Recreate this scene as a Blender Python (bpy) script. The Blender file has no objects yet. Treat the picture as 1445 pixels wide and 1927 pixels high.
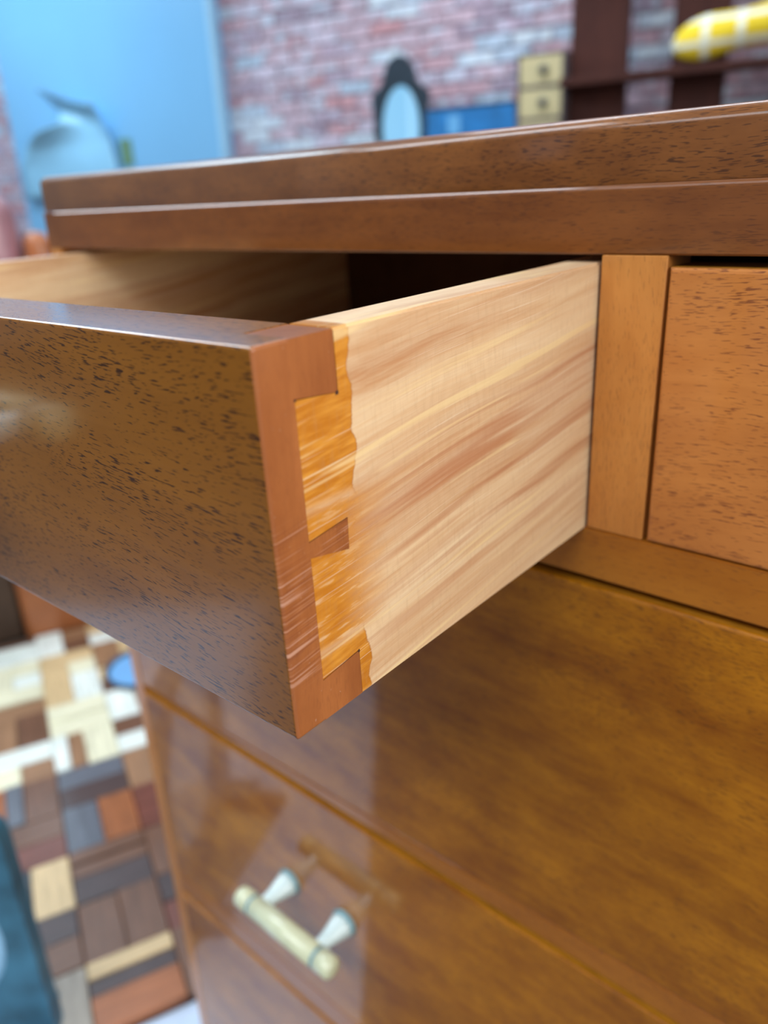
import bpy, bmesh, math, random
from mathutils import Vector, Matrix
PI = math.pi
SC = bpy.context.scene
COL = SC.collection
random.seed(7)

# ------------------------------------------------------------------ camera
CAM = Vector((0.13194, -0.26350, 0.88477))
Rv = Vector((0.75220366, 0.6574262, -0.04450211))
Uv = Vector((-0.21550719, 0.30927364, 0.92623241))
Fv = Vector((-0.62269278, 0.68712488, -0.37431684))
cd = bpy.data.cameras.new('camera')
cam = bpy.data.objects.new('camera', cd); COL.objects.link(cam)
m = Matrix.Identity(4)
for i in range(3):
    m[i][0] = Rv[i]; m[i][1] = Uv[i]; m[i][2] = -Fv[i]; m[i][3] = CAM[i]
cam.matrix_world = m
cd.sensor_fit = 'VERTICAL'; cd.sensor_height = 36.0
cd.lens = 36.0 * 1469.27 / 1927.0
cd.clip_start = 0.01; cd.clip_end = 60
cd.dof.use_dof = True
cd.dof.focus_distance = 0.220
cd.dof.aperture_fstop = 7.3
SC.camera = cam

# ------------------------------------------------------------------ view + world + lights
SC.view_settings.view_transform = 'Standard'
SC.view_settings.look = 'None'
SC.view_settings.exposure = 0.0
SC.view_settings.gamma = 1.0
SC.view_settings.use_curve_mapping = False
W = bpy.data.worlds.new('world'); SC.world = W; W.use_nodes = True
W.node_tree.nodes['Background'].inputs[0].default_value = (0.6, 0.75, 1.0, 1)
W.node_tree.nodes['Background'].inputs[1].default_value = 0.3

# room frame: u runs left along the brick wall, v runs towards it
D2 = Vector((-0.97194, -0.23522, 0)); N2 = Vector((0.23522, -0.97194, 0))
ROOM_ROT = math.atan2(D2.y, D2.x) + PI          # local +x = -u
def rm(u, v, z=0.0):
    p = Vector((CAM.x, CAM.y, 0)) + D2 * u - N2 * v
    return Vector((p.x, p.y, z))
def area_light(name, pos, target, sx, sy, watts, color):
    l = bpy.data.lights.new(name, 'AREA'); l.shape = 'RECTANGLE'; l.size = sx; l.size_y = sy
    l.energy = watts; l.color = color
    o = bpy.data.objects.new(name, l); COL.objects.link(o)
    o.location = pos
    d = (Vector(target) - Vector(pos)).normalized()
    o.rotation_euler = d.to_track_quat('-Z', 'Y').to_euler()
    return o
U_R, U_L, V_F, V_B, CEIL = -2.6, 5.6, -3.2, 3.9, 2.7
# daylight coming in through the right window; the other lamps are added fill 
area_light('window_daylight_right', rm(U_R + 0.06, -0.3, 1.5), rm(0, -0.3, 1.2), 2.6, 1.5, 105, (1.0, 0.97, 0.92))
area_light('added_fill_blue_wall', rm(4.1, 2.75, CEIL - 0.05), rm(4.1, 2.75, 0), 1.4, 0.7, 52, (0.62, 0.84, 1.0))  # added fill, washes the blue wall section
area_light('added_fill_middle', rm(2.5, 0.7, CEIL - 0.05), rm(2.5, 0.7, 0), 3.0, 0.7, 75, (0.80, 0.90, 1.0))  # added fill, gives the apron bead its highlight
area_light('added_fill_front', rm(0.6, -1.6, CEIL - 0.05), rm(0.6, -1.6, 0), 2.4, 1.2, 75, (0.90, 0.94, 1.0))  # added cool fill for the chest fronts
area_light('added_fill_back', rm(1.0, 2.7, CEIL - 0.05), rm(1.0, 3.2, 0), 1.8, 0.6, 42, (0.82, 0.90, 1.0))  # added fill, brightens the brick wall
area_light('mirror_fill_corner', rm(4.85, V_F + 0.06, 1.75), rm(4.85, 3, 1.75), 1.3, 1.3, 5, (0.30, 0.68, 1.0))  # added so the mirror glass reflects pale blue

# ------------------------------------------------------------------ helpers
def new_obj(name, bm, mat=None, parent=None, smooth=False, loc=None):
    me = bpy.data.meshes.new(name)
    bmesh.ops.recalc_face_normals(bm, faces=bm.faces[:])
    bm.to_mesh(me); bm.free()
    for mm in (mat if isinstance(mat, (list, tuple)) else [mat]):
        if mm: me.materials.append(mm)
    if smooth:
        for p in me.polygons: p.use_smooth = True
    o = bpy.data.objects.new(name, me); COL.objects.link(o)
    if parent is not None: o.parent = parent
    if loc is not None: o.location = loc
    return o
def empty(name, loc=(0, 0, 0), rz=0.0):
    o = bpy.data.objects.new(name, None); COL.objects.link(o)
    o.location = loc; o.rotation_euler = (0, 0, rz); o.empty_display_size = 0.05
    return o
def tag(o, label=None, cat=None, group=None, kind=None):
    if label: o['label'] = label
    if cat: o['category'] = cat
    if group: o['group'] = group
    if kind: o['kind'] = kind
    return o
def box(bm, x0, x1, y0, y1, z0, z1, mi=0):
    vs = [bm.verts.new((x, y, z)) for x in (x0, x1) for y in (y0, y1) for z in (z0, z1)]
    idx = [(0, 1, 3, 2), (4, 6, 7, 5), (0, 4, 5, 1), (2, 3, 7, 6), (0, 2, 6, 4), (1, 5, 7, 3)]
    fs = []
    for f in idx:
        fc = bm.faces.new([vs[i] for i in f]); fc.material_index = mi; fs.append(fc)
    return vs, fs
def bbox(x0, x1, y0, y1, z0, z1, bev=0.0, seg=2):
    bm = bmesh.new(); box(bm, x0, x1, y0, y1, z0, z1)
    bmesh.ops.recalc_face_normals(bm, faces=bm.faces[:])
    if bev: bmesh.ops.bevel(bm, geom=bm.edges[:], offset=bev, segments=seg, profile=0.5, affect='EDGES')
    return bm
def prism(bm, pts, axis, a0, a1, mi=0):
    """extrude polygon pts (2-D) along axis 0/1/2 between a0 and a1"""
    def P(p, a):
        if axis == 0: return (a, p[0], p[1])
        if axis == 1: return (p[0], a, p[1])
        return (p[0], p[1], a)
    A = [bm.verts.new(P(p, a0)) for p in pts]; B = [bm.verts.new(P(p, a1)) for p in pts]
    n = len(pts); fs = [bm.faces.new(A), bm.faces.new(B[::-1])]
    for i in range(n):
        fs.append(bm.faces.new((A[i], B[i], B[(i + 1) % n], A[(i + 1) % n])))
    for f in fs: f.material_index = mi
    return fs
def lathe(bm, prof, n=24, mat=Matrix.Identity(4), mi=0, caps=True):
    """prof: list of (r, z) around local z"""
    rings = []
    for r, z in prof:
        rings.append([bm.verts.new(mat @ Vector((r * math.cos(2 * PI * k / n), r * math.sin(2 * PI * k / n), z))) for k in range(n)])
    for a, b in zip(rings, rings[1:]):
        for k in range(n):
            f = bm.faces.new((a[k], a[(k + 1) % n], b[(k + 1) % n], b[k])); f.material_index = mi; f.smooth = True
    if caps:
        for rg in (rings[0][::-1], rings[-1]):
            f = bm.faces.new(rg); f.material_index = mi
def ring_plate(bm, outer, inner, y0, y1, mi=0):
    """plate in x-z plane between two equal-count closed outlines, thickness y0..y1"""
    n = len(outer)
    L = [[bm.verts.new((p[0], y, p[1])) for p in o] for o in (outer, inner) for y in (y0, y1)]
    oa, ob, ia, ib = L
    for k in range(n):
        j = (k + 1) % n
        for q in ((oa[k], oa[j], ia[j], ia[k]), (ob[k], ib[k], ib[j], ob[j]), (oa[k], ob[k], ob[j], oa[j]), (ia[k], ia[j], ib[j], ib[k])):
            f = bm.faces.new(q); f.material_index = mi

# ------------------------------------------------------------------ materials
def mat_base(name):
    m = bpy.data.materials.new(name); m.use_nodes = True
    nt = m.node_tree; b = nt.nodes['Principled BSDF']
    return m, nt, b
def N(nt, t, **kw):
    n = nt.nodes.new(t)
    for k, v in kw.items(): setattr(n, k, v)
    return n
def L(nt, a, b): nt.links.new(a, b)
def vmath(nt, op, a, b=None):
    n = N(nt, 'ShaderNodeVectorMath', operation=op)
    for i, s in enumerate((a, b)):
        if s is None: continue
        if isinstance(s, (tuple, list)): n.inputs[i].default_value = s
        else: L(nt, s, n.inputs[i])
    return n.outputs[0]
def math_(nt, op, a, b=None, c=None, clamp=False):
    n = N(nt, 'ShaderNodeMath', operation=op); n.use_clamp = clamp
    for i, s in enumerate((a, b, c)):
        if s is None: continue
        if isinstance(s, (int, float)): n.inputs[i].default_value = s
        else: L(nt, s, n.inputs[i])
    return n.outputs[0]
def mix(nt, fac, a, b, mode='MIX'):
    n = N(nt, 'ShaderNodeMix', data_type='RGBA', blend_type=mode)
    for s, i in ((fac, 0), (a, 6), (b, 7)):
        if isinstance(s, (int, float)): n.inputs[i].default_value = s
        elif isinstance(s, (tuple, list)): n.inputs[i].default_value = (*s[:3], 1)
        else: L(nt, s, n.inputs[i])
    return n.outputs[2]
def ramp(nt, fac, stops, interp='LINEAR'):
    n = N(nt, 'ShaderNodeValToRGB'); r = n.color_ramp; r.interpolation = interp
    while len(r.elements) < len(stops): r.elements.new(0.5)
    for e, (p, c) in zip(r.elements, stops):
        e.position = p; e.color = (*c, 1) if len(c) == 3 else c
    L(nt, fac, n.inputs[0]); return n.outputs[0]
def maprange(nt, v, a, b, c=0.0, d=1.0, smooth=False):
    n = N(nt, 'ShaderNodeMapRange'); n.interpolation_type = 'SMOOTHSTEP' if smooth else 'LINEAR'
    L(nt, v, n.inputs[0])
    for i, x in enumerate((a, b, c, d)): n.inputs[i + 1].default_value = x
    return n.outputs[0]
def noise(nt, vec, scale, detail=3, rough=0.55, dist=0.0, col=False):
    n = N(nt, 'ShaderNodeTexNoise'); n.inputs['Scale'].default_value = scale
    n.inputs['Detail'].default_value = detail; n.inputs['Roughness'].default_value = rough
    n.inputs['Distortion'].default_value = dist
    L(nt, vec, n.inputs['Vector']); return n.outputs[1 if col else 0]

def wood(name, c_dark, c_mid, c_light, pore_col, axis=0, across=2, pore=0.6, rough=0.36, coat=0.85,
         coat_rough=0.09, seed=0.0, tilt=0.0, figure=1.0, sheen_bands=0.5, band_scale=14.0, wear=0.0, spec=0.15, scratch=0.0):
    """polished hardwood: grain runs along `axis`; pores are short dark dashes"""
    m, nt, b = mat_base(name)
    tc = N(nt, 'ShaderNodeTexCoord'); geo = tc.outputs['Object']
    off = vmath(nt, 'ADD', geo, (seed, seed * 1.7, seed * 2.3))
    # slow waviness of the grain
    wv = noise(nt, off, 7.0, 2, 0.5, 0, True)
    wv = vmath(nt, 'SCALE', vmath(nt, 'SUBTRACT', wv, (0.5, 0.5, 0.5)), None)
    wv.node.inputs[3].default_value = 0.018
    p = vmath(nt, 'ADD', off, wv)
    if tilt:
        mp = N(nt, 'ShaderNodeMapping'); L(nt, p, mp.inputs[0])
        r = [0, 0, 0]; r[3 - axis - across] = tilt; mp.inputs['Rotation'].default_value = r
        p = mp.outputs[0]
    def st(al, ac, third=None):
        s = [ac if third is None else third] * 3; s[axis] = al; s[across] = ac
        return vmath(nt, 'MULTIPLY', p, tuple(s))
    bands = noise(nt, st(2.0, band_scale), 1.0, 3, 0.55)
    fine = noise(nt, st(14, 260), 1.0, 3, 0.6)
    mott = noise(nt, st(26, 48), 1.0, 4, 0.6)
    base = ramp(nt, bands, [(0.28, c_dark), (0.5, c_mid), (0.72, c_light)])
    base = mix(nt, 0.30 * figure, base, ramp(nt, fine, [(0.3, c_dark), (0.7, c_light)]))
    base = mix(nt, 0.34 * figure, base, ramp(nt, mott, [(0.3, c_dark), (0.7, c_light)]))
    po = noise(nt, st(230, 2300), 1.0, 1, 0.5)
    clus = noise(nt, st(12, 60), 1.0, 2, 0.5)
    thr = maprange(nt, clus, 0.35, 0.65, 0.64, 0.56)
    pm = math_(nt, 'MULTIPLY', math_(nt, 'SUBTRACT', po, thr), 14.0, clamp=True)
    pm = math_(nt, 'MULTIPLY', pm, pore)
    base = mix(nt, pm, base, pore_col)
    if wear:
        wn = noise(nt, off, 900, 2, 0.6)
        wm = math_(nt, 'MULTIPLY', maprange(nt, wn, 0.70, 0.76), wear)
        base = mix(nt, wm, base, (0.75, 0.6, 0.5))
    if scratch:   # light diagonal scratches dragged across the lower half of the joint
        q = N(nt, 'ShaderNodeMapping'); L(nt, geo, q.inputs[0]); q.inputs['Rotation'].default_value = (-0.10, 0, 0)
        sn = noise(nt, vmath(nt, 'MULTIPLY', q.outputs[0], (1, 30, 1700)), 1.0, 2, 0.5)
        sx = N(nt, 'ShaderNodeSeparateXYZ'); L(nt, geo, sx.inputs[0])
        lowz = math_(nt, 'MULTIPLY', maprange(nt, sx.outputs[2], 0.820, 0.812, 0, 1, True), maprange(nt, sx.outputs[2], 0.772, 0.778, 0, 1, True))
        base = mix(nt, math_(nt, 'MULTIPLY', math_(nt, 'MULTIPLY', maprange(nt, sn, 0.56, 0.66), lowz), scratch), base, (0.62, 0.36, 0.26))
        base = mix(nt, math_(nt, 'MULTIPLY', math_(nt, 'MULTIPLY', maprange(nt, sn, 0.44, 0.36), lowz), scratch * 0.6), base, (0.16, 0.04, 0.025))
    L(nt, base, b.inputs['Base Color'])
    b.inputs['Roughness'].default_value = rough
    b.inputs['Coat Weight'].default_value = coat
    b.inputs['Coat Roughness'].default_value = coat_rough
    b.inputs['Coat IOR'].default_value = 1.5
    b.inputs['Specular IOR Level'].default_value = spec
    bp = N(nt, 'ShaderNodeBump'); bp.inputs['Strength'].default_value = 0.25; bp.inputs['Distance'].default_value = 0.0004
    L(nt, fine, bp.inputs['Height']); L(nt, bp.outputs[0], b.inputs['Normal'])
    cb = N(nt, 'ShaderNodeBump'); cb.inputs['Strength'].default_value = 0.10; cb.inputs['Distance'].default_value = 0.0004
    L(nt, noise(nt, st(20, 60), 1.0, 3, 0.5), cb.inputs['Height']); L(nt, cb.outputs[0], b.inputs['Coat Normal'])
    return m

def plain(name, col, rough=0.5, metal=0.0, coat=0.0, var=0.12, vscale=30.0, bump=0.0, spec=0.5):
    m, nt, b = mat_base(name)
    tc = N(nt, 'ShaderNodeTexCoord')
    n = noise(nt, tc.outputs['Object'], vscale, 4, 0.6)
    d = tuple(c * (1 - var) for c in col); l = tuple(min(1, c * (1 + var)) for c in col)
    L(nt, ramp(nt, n, [(0.3, d), (0.7, l)]), b.inputs['Base Color'])
    b.inputs['Roughness'].default_value = rough; b.inputs['Metallic'].default_value = metal
    b.inputs['Coat Weight'].default_value = coat; b.inputs['Coat Roughness'].default_value = 0.08
    b.inputs['Specular IOR Level'].default_value = spec
    if bump:
        bp = N(nt, 'ShaderNodeBump'); bp.inputs['Strength'].default_value = bump; bp.inputs['Distance'].default_value = 0.002
        L(nt, n, bp.inputs['Height']); L(nt, bp.outputs[0], b.inputs['Normal'])
    return m

POR = (0.045, 0.016, 0.008)
M = {}
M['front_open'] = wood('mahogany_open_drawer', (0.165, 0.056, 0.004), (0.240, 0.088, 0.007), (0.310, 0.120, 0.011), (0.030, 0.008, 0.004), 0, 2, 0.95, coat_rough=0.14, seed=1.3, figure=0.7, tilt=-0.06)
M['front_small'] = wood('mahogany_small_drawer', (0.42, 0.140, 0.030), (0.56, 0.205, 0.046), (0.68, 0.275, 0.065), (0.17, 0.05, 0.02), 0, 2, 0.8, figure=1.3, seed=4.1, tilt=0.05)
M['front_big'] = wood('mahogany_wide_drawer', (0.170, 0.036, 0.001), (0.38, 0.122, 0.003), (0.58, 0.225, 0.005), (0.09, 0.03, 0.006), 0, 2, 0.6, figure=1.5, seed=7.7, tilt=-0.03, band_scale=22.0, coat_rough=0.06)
M['rail'] = wood('mahogany_rail', (0.28, 0.080, 0.006), (0.40, 0.132, 0.010), (0.50, 0.185, 0.018), (0.12, 0.04, 0.015), 0, 2, 0.45, seed=2.2, coat_rough=0.12)
M['stile'] = wood('mahogany_stile', (0.42, 0.140, 0.024), (0.58, 0.220, 0.044), (0.68, 0.30, 0.070), (0.14, 0.05, 0.02), 2, 0, 0.30, seed=3.4, coat_rough=0.14)
M['top'] = wood('mahogany_top', (0.115, 0.038, 0.010), (0.205, 0.072, 0.016), (0.30, 0.115, 0.028), (0.045, 0.018, 0.010), 0, 2, 0.75, figure=1.5, band_scale=60, seed=5.6, coat_rough=0.14, coat=0.55)
M['apron'] = wood('mahogany_apron', (0.125, 0.037, 0.008), (0.195, 0.062, 0.012), (0.28, 0.096, 0.020), (0.06, 0.022, 0.01), 0, 2, 0.5, figure=1.5, band_scale=40, seed=8.8, coat_rough=0.12, coat=0.9)
M['end'] = wood('mahogany_end_grain', (0.22, 0.066, 0.022), (0.33, 0.108, 0.034), (0.45, 0.160, 0.050), (0.20, 0.07, 0.03), 2, 1, 0.25, figure=1.4, scratch=0.7, band_scale=60, seed=6.2, rough=0.30, coat_rough=0.16, wear=0.35)
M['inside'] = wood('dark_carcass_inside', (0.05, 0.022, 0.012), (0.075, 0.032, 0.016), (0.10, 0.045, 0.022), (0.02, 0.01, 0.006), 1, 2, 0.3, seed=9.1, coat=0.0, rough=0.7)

def side_wood():
    """pale camphor-like drawer side, grain along y, with an amber varnish smear near the front"""
    m, nt, b = mat_base('pale_drawer_side')
    tc = N(nt, 'ShaderNodeTexCoord'); p0 = tc.outputs['Object']
    # grain climbs gently towards the back
    mp = N(nt, 'ShaderNodeMapping'); L(nt, p0, mp.inputs[0]); mp.inputs['Rotation'].default_value = (-0.08, 0, 0)
    wv = noise(nt, p0, 6.0, 2, 0.5, 0, True)
    wv = vmath(nt, 'SCALE', vmath(nt, 'SUBTRACT', wv, (0.5, 0.5, 0.5)), None); wv.node.inputs[3].default_value = 0.010
    p = vmath(nt, 'ADD', mp.outputs[0], wv)
    def st(al, ac): return vmath(nt, 'MULTIPLY', p, (ac, al, ac))
    broad = noise(nt, st(2.2, 30), 1.0, 3, 0.55)
    mid = noise(nt, st(7, 130), 1.0, 3, 0.6)
    fine = noise(nt, st(28, 900), 1.0, 3, 0.65)
    c = ramp(nt, broad, [(0.28, (0.42, 0.17, 0.075)), (0.42, (0.60, 0.34, 0.165)), (0.54, (0.76, 0.52, 0.29)), (0.68, (0.86, 0.68, 0.44))])
    sep = N(nt, 'ShaderNodeSeparateXYZ'); L(nt, p, sep.inputs[0])
    # redder heartwood band through the lower middle, paler towards top and bottom
    h = maprange(nt, sep.outputs[2], 0.800, 0.822, 0, 1, True); h2 = maprange(nt, sep.outputs[2], 0.838, 0.826, 0, 1, True)
    heart = math_(nt, 'MULTIPLY', math_(nt, 'MULTIPLY', h, h2), maprange(nt, mid, 0.42, 0.56))
    c = mix(nt, math_(nt, 'MULTIPLY', heart, 0.75), c, (0.46, 0.20, 0.10))
    c = mix(nt, 0.35, c, ramp(nt, mid, [(0.35, (0.52, 0.25, 0.11)), (0.6, (0.88, 0.70, 0.45))]))
    c = mix(nt, math_(nt, 'MULTIPLY', maprange(nt, fine, 0.35, 0.7), 0.38), c, (0.82, 0.68, 0.46))
    # curl rings of the cathedral figure
    wvt = N(nt, 'ShaderNodeTexWave'); wvt.wave_type = 'RINGS'; wvt.rings_direction = 'X'
    mp2 = N(nt, 'ShaderNodeMapping'); mp2.vector_type = 'POINT'
    L(nt, vmath(nt, 'SUBTRACT', p0, (0, -0.086, 0.822)), mp2.inputs[0]); mp2.inputs['Rotation'].default_value = (0.7, 0, 0); mp2.inputs['Scale'].default_value = (1, 1, 0.45)
    L(nt, mp2.outputs[0], wvt.inputs['Vector']); wvt.inputs['Scale'].default_value = 80; wvt.inputs['Distortion'].default_value = 1.5
    wvt.inputs['Detail'].default_value = 2
    dist = N(nt, 'ShaderNodeVectorMath', operation='LENGTH'); L(nt, mp2.outputs[0], dist.inputs[0])
    rm_ = maprange(nt, dist.outputs[1], 0.006, 0.030, 1, 0, True)
    c = mix(nt, math_(nt, 'MULTIPLY', math_(nt, 'MULTIPLY', wvt.outputs[1], rm_), 0.12), c, (0.48, 0.26, 0.11))
    # varnish smear
    sp = N(nt, 'ShaderNodeSeparateXYZ'); L(nt, p0, sp.inputs[0])
    mpz = vmath(nt, 'MULTIPLY', p0, (0, 0, 1))
    edge = math_(nt, 'ADD', math_(nt, 'MULTIPLY', noise(nt, mpz, 75, 1, 0.5), 0.85), math_(nt, 'MULTIPLY', noise(nt, mpz, 420, 2, 0.6), 0.15))
    lim = math_(nt, 'ADD', -0.1368, math_(nt, 'MULTIPLY', edge, 0.0110))
    am = maprange(nt, math_(nt, 'SUBTRACT', sp.outputs[1], lim), -0.0001, 0.0001, 1, 0)
    streak = noise(nt, vmath(nt, 'MULTIPLY', p, (1, 60, 420)), 1.0, 3, 0.6)
    # worn streaks, where the varnish was dragged off along the grain
    midz = math_(nt, 'MULTIPLY', maprange(nt, sp.outputs[2], 0.816, 0.822, 1, 0, True), maprange(nt, sp.outputs[2], 0.777, 0.782, 0, 1, True))
    fade = math_(nt, 'MULTIPLY', midz, maprange(nt, sp.outputs[1], -0.148, -0.120, 0.25, 1, True))
    tail = math_(nt, 'MULTIPLY', math_(nt, 'MULTIPLY', midz, maprange(nt, sp.outputs[1], -0.137, -0.108, 1.0, 0.0, True)), maprange(nt, streak, 0.45, 0.6))
    am2 = math_(nt, 'MAXIMUM', math_(nt, 'MULTIPLY', am, math_(nt, 'SUBTRACT', 1.0, math_(nt, 'MULTIPLY', fade, maprange(nt, streak, 0.5, 0.62)))), math_(nt, 'MULTIPLY', tail, 0.45))
    soft = math_(nt, 'MULTIPLY', maprange(nt, math_(nt, 'ADD', sp.outputs[1], math_(nt, 'MULTIPLY', streak, -0.016)), -0.150, -0.124, 1, 0, True), math_(nt, 'SUBTRACT', 1.0, math_(nt, 'MULTIPLY', maprange(nt, streak, 0.55, 0.62), 0.6)))
    hard = math_(nt, 'MULTIPLY', am2, math_(nt, 'SUBTRACT', 1.0, midz))
    am2 = math_(nt, 'MAXIMUM', hard, math_(nt, 'MULTIPLY', midz, math_(nt, 'MAXIMUM', soft, math_(nt, 'MULTIPLY', tail, 0.5))), clamp=True)
    amber = mix(nt, maprange(nt, streak, 0.4, 0.7), (0.52, 0.185, 0.018), (0.72, 0.325, 0.048))
    c = mix(nt, am2, c, amber)
    # darker lip where the varnish pooled
    lip = math_(nt, 'ABSOLUTE', math_(nt, 'SUBTRACT', sp.outputs[1], lim))
    lp = math_(nt, 'MULTIPLY', maprange(nt, lip, 0.0, 0.00045, 0.65, 0), math_(nt, 'SUBTRACT', 1.0, midz))
    c = mix(nt, lp, c, (0.42, 0.15, 0.02))
    # scratches
    scr = noise(nt, vmath(nt, 'MULTIPLY', p, (1, 18, 2600)), 1.0, 1, 0.5)
    c = mix(nt, math_(nt, 'MULTIPLY', maprange(nt, scr, 0.66, 0.72), 0.35), c, (0.95, 0.86, 0.70))
    # cross-cut saw marks, faint
    saw = noise(nt, vmath(nt, 'MULTIPLY', vmath(nt, 'ADD', p0, wv), (1, 700, 160)), 1.0, 2, 0.5)
    c = mix(nt, math_(nt, 'MULTIPLY', maprange(nt, saw, 0.5, 0.72), 0.16), c, (0.45, 0.27, 0.14))
    red = noise(nt, vmath(nt, 'ADD', st(5, 210), (3.1, 7.7, 1.9)), 1.0, 2, 0.6)
    zlow = math_(nt, 'MULTIPLY', maprange(nt, sep.outputs[2], 0.842, 0.822, 0, 1, True), maprange(nt, sep.outputs[2], 0.772, 0.792, 0.25, 1, True))
    c = mix(nt, math_(nt, 'MULTIPLY', math_(nt, 'MULTIPLY', maprange(nt, red, 0.50, 0.64), math_(nt, 'SUBTRACT', 1.0, am2)), math_(nt, 'MULTIPLY', zlow, 0.75)), c, (0.47, 0.19, 0.085))
    gold = noise(nt, vmath(nt, 'ADD', st(3, 260), (9.1, 2.7, 4.9)), 1.0, 2, 0.6)
    c = mix(nt, math_(nt, 'MULTIPLY', maprange(nt, gold, 0.60, 0.68), 0.6), c, (0.90, 0.70, 0.36))
    L(nt, c, b.inputs['Base Color'])
    L(nt, maprange(nt, am2, 0, 1, 0.42, 0.22), b.inputs['Roughness'])
    b.inputs['Coat Weight'].default_value = 0.25; b.inputs['Coat Roughness'].default_value = 0.3
    bp = N(nt, 'ShaderNodeBump'); bp.inputs['Strength'].default_value = 0.25; bp.inputs['Distance'].default_value = 0.0004
    L(nt, fine, bp.inputs['Height']); L(nt, bp.outputs[0], b.inputs['Normal'])
    return m
M['side'] = side_wood()
M['lit_raw_edge'] = plain('golden_lit_edge', (0.46, 0.19, 0.012), 0.45, var=0.2, vscale=60)  # unstained top faces, golden light of the drawer gaps put into the colour
M['ivory'] = plain('ivory_handle', (0.66, 0.72, 0.50), 0.28, coat=0.6, var=0.10, vscale=120)
M['ivory_white'] = plain('white_post', (0.68, 0.86, 0.88), 0.3, coat=0.6, var=0.04)
M['grey_ring'] = plain('grey_ring', (0.16, 0.34, 0.40), 0.35, coat=0.3, var=0.15)
M['glue'] = plain('dark_joint_line', (0.05, 0.018, 0.01), 0.8, var=0.2)

# ------------------------------------------------------------------ the room
def wall_mat(name, col, rough=0.6, coat=0.0, bump=0.1):
    return plain(name, col, rough, coat=coat, var=0.04, vscale=3.0, bump=bump)
def struct(name, bm, mat, loc=None):
    o = new_obj(name, bm, mat); o['kind'] = 'structure'
    return o
def room_box(u0, u1, v0, v1, z0, z1, bev=0.0):
    """box given in room coordinates, returned in world space"""
    bm = bbox(-u1, -u0, v0, v1, z0, z1, bev)      # local x = -u, local y = v
    to_world(bm); return bm
def to_world(bm):
    for v in bm.verts:
        v.co = rm(-v.co.x, v.co.y, v.co.z)
M['paint_cool'] = wall_mat('pale_plaster', (0.62, 0.66, 0.70))
M['paint_dark'] = wall_mat('dim_plaster', (0.30, 0.30, 0.31))
M['ceil'] = wall_mat('ceiling_white', (0.75, 0.77, 0.78))
M['lino'] = plain('dark_floorboards', (0.10, 0.075, 0.06), 0.5, coat=0.0, var=0.2, vscale=8)
M['mat'] = plain('pale_blue_mat_cloth', (0.50, 0.63, 0.80), 0.7, var=0.05, vscale=30)
M['blue_wall'] = plain('sky_blue_gloss_paint', (0.20, 0.47, 0.74), 0.35, coat=0.5, var=0.03, vscale=2)
M['mortar'] = plain('mauve_mortar', (0.30, 0.24, 0.29), 0.8, var=0.15, vscale=60)
struct('floor', room_box(U_R, U_L, V_F, V_B + .1, -0.06, 0.0), M['lino'])
struct('ceiling', room_box(U_R, U_L, V_F, V_B + .1, CEIL, CEIL + 0.06), M['ceil'])
wb = struct('wall_back', room_box(U_R, U_L, V_B, V_B + 0.1, 0, CEIL), M['mortar'])
struct('wall_left', room_box(U_L, U_L + 0.1, V_F, V_B + .1, 0, CEIL), M['paint_dark'])
struct('wall_right', room_box(U_R - 0.1, U_R, V_F, V_B + .1, 0, CEIL), M['paint_cool'])
struct('wall_front', room_box(U_R - .1, U_L + .1, V_F - 0.1, V_F, 0, CEIL), M['paint_dark'])
# sky blue boxed-out wall section with trim
VW = 3.80
bs = struct('wall_blue_section', room_box(2.345 * VW / 3, 3.66 * VW / 3, VW, V_B + 0.02, 0, CEIL), M['blue_wall'])
M['trim'] = plain('trim_paint', (0.34, 0.60, 0.80), 0.4, var=0.04)
struct('trim_1', room_box(2.325 * VW / 3, 2.352 * VW / 3, VW - 0.015, VW + 0.03, 0, CEIL, 0.004), M['trim'])

# brick courses of the back wall
brick_cols = [(0.48, 0.31, 0.36), (0.52, 0.39, 0.46), (0.43, 0.34, 0.43), (0.57, 0.50, 0.60), (0.52, 0.28, 0.31), (0.56, 0.64, 0.74), (0.42, 0.52, 0.64), (0.32, 0.25, 0.32), (0.50, 0.38, 0.45)]
brick_w = [5, 5, 5, 3, 3, 4, 3, 3, 4]
def brick_mat(i, c):
    m, nt, b = mat_base('brick_tone')
    tc = N(nt, 'ShaderNodeTexCoord'); oi = N(nt, 'ShaderNodeObjectInfo')
    pp = vmath(nt, 'ADD', tc.outputs['Object'], oi.outputs['Location'])
    n = noise(nt, pp, 26, 4, 0.6)
    c2 = tuple(min(1, x * 1.5 + 0.05) for x in c); c1 = tuple(x * 0.7 for x in c)
    col = ramp(nt, n, [(0.32, c1), (0.5, c), (0.72, c2)])
    # whitewash smears
    w = noise(nt, vmath(nt, 'MULTIPLY', pp, (1, 1, 2.2)), 11, 3, 0.6)
    col = mix(nt, math_(nt, 'MULTIPLY', maprange(nt, w, 0.54, 0.64), 0.8), col, (0.60, 0.72, 0.85))
    L(nt, col, b.inputs['Base Color']); b.inputs['Roughness'].default_value = 0.75
    return m
bmats = [brick_mat(i, c) for i, c in enumerate(brick_cols)]
BL, BH, JT = 0.175, 0.0515, 0.008
brick_me = []
for i, mt in enumerate(bmats):
    bm = bbox(-BL / 2, BL / 2, -0.010, 0.004, -BH / 2, BH / 2, 0.003, 1)
    me = bpy.data.meshes.new('brick'); bmesh.ops.recalc_face_normals(bm, faces=bm.faces[:]); bm.to_mesh(me); bm.free()
    me.materials.append(mt); brick_me.append(me)
far = bmesh.new(); nb = 0
u_lo, u_hi = 0.10, 2.335 * V_B / 3 + 0.05
far_list = []
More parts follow.
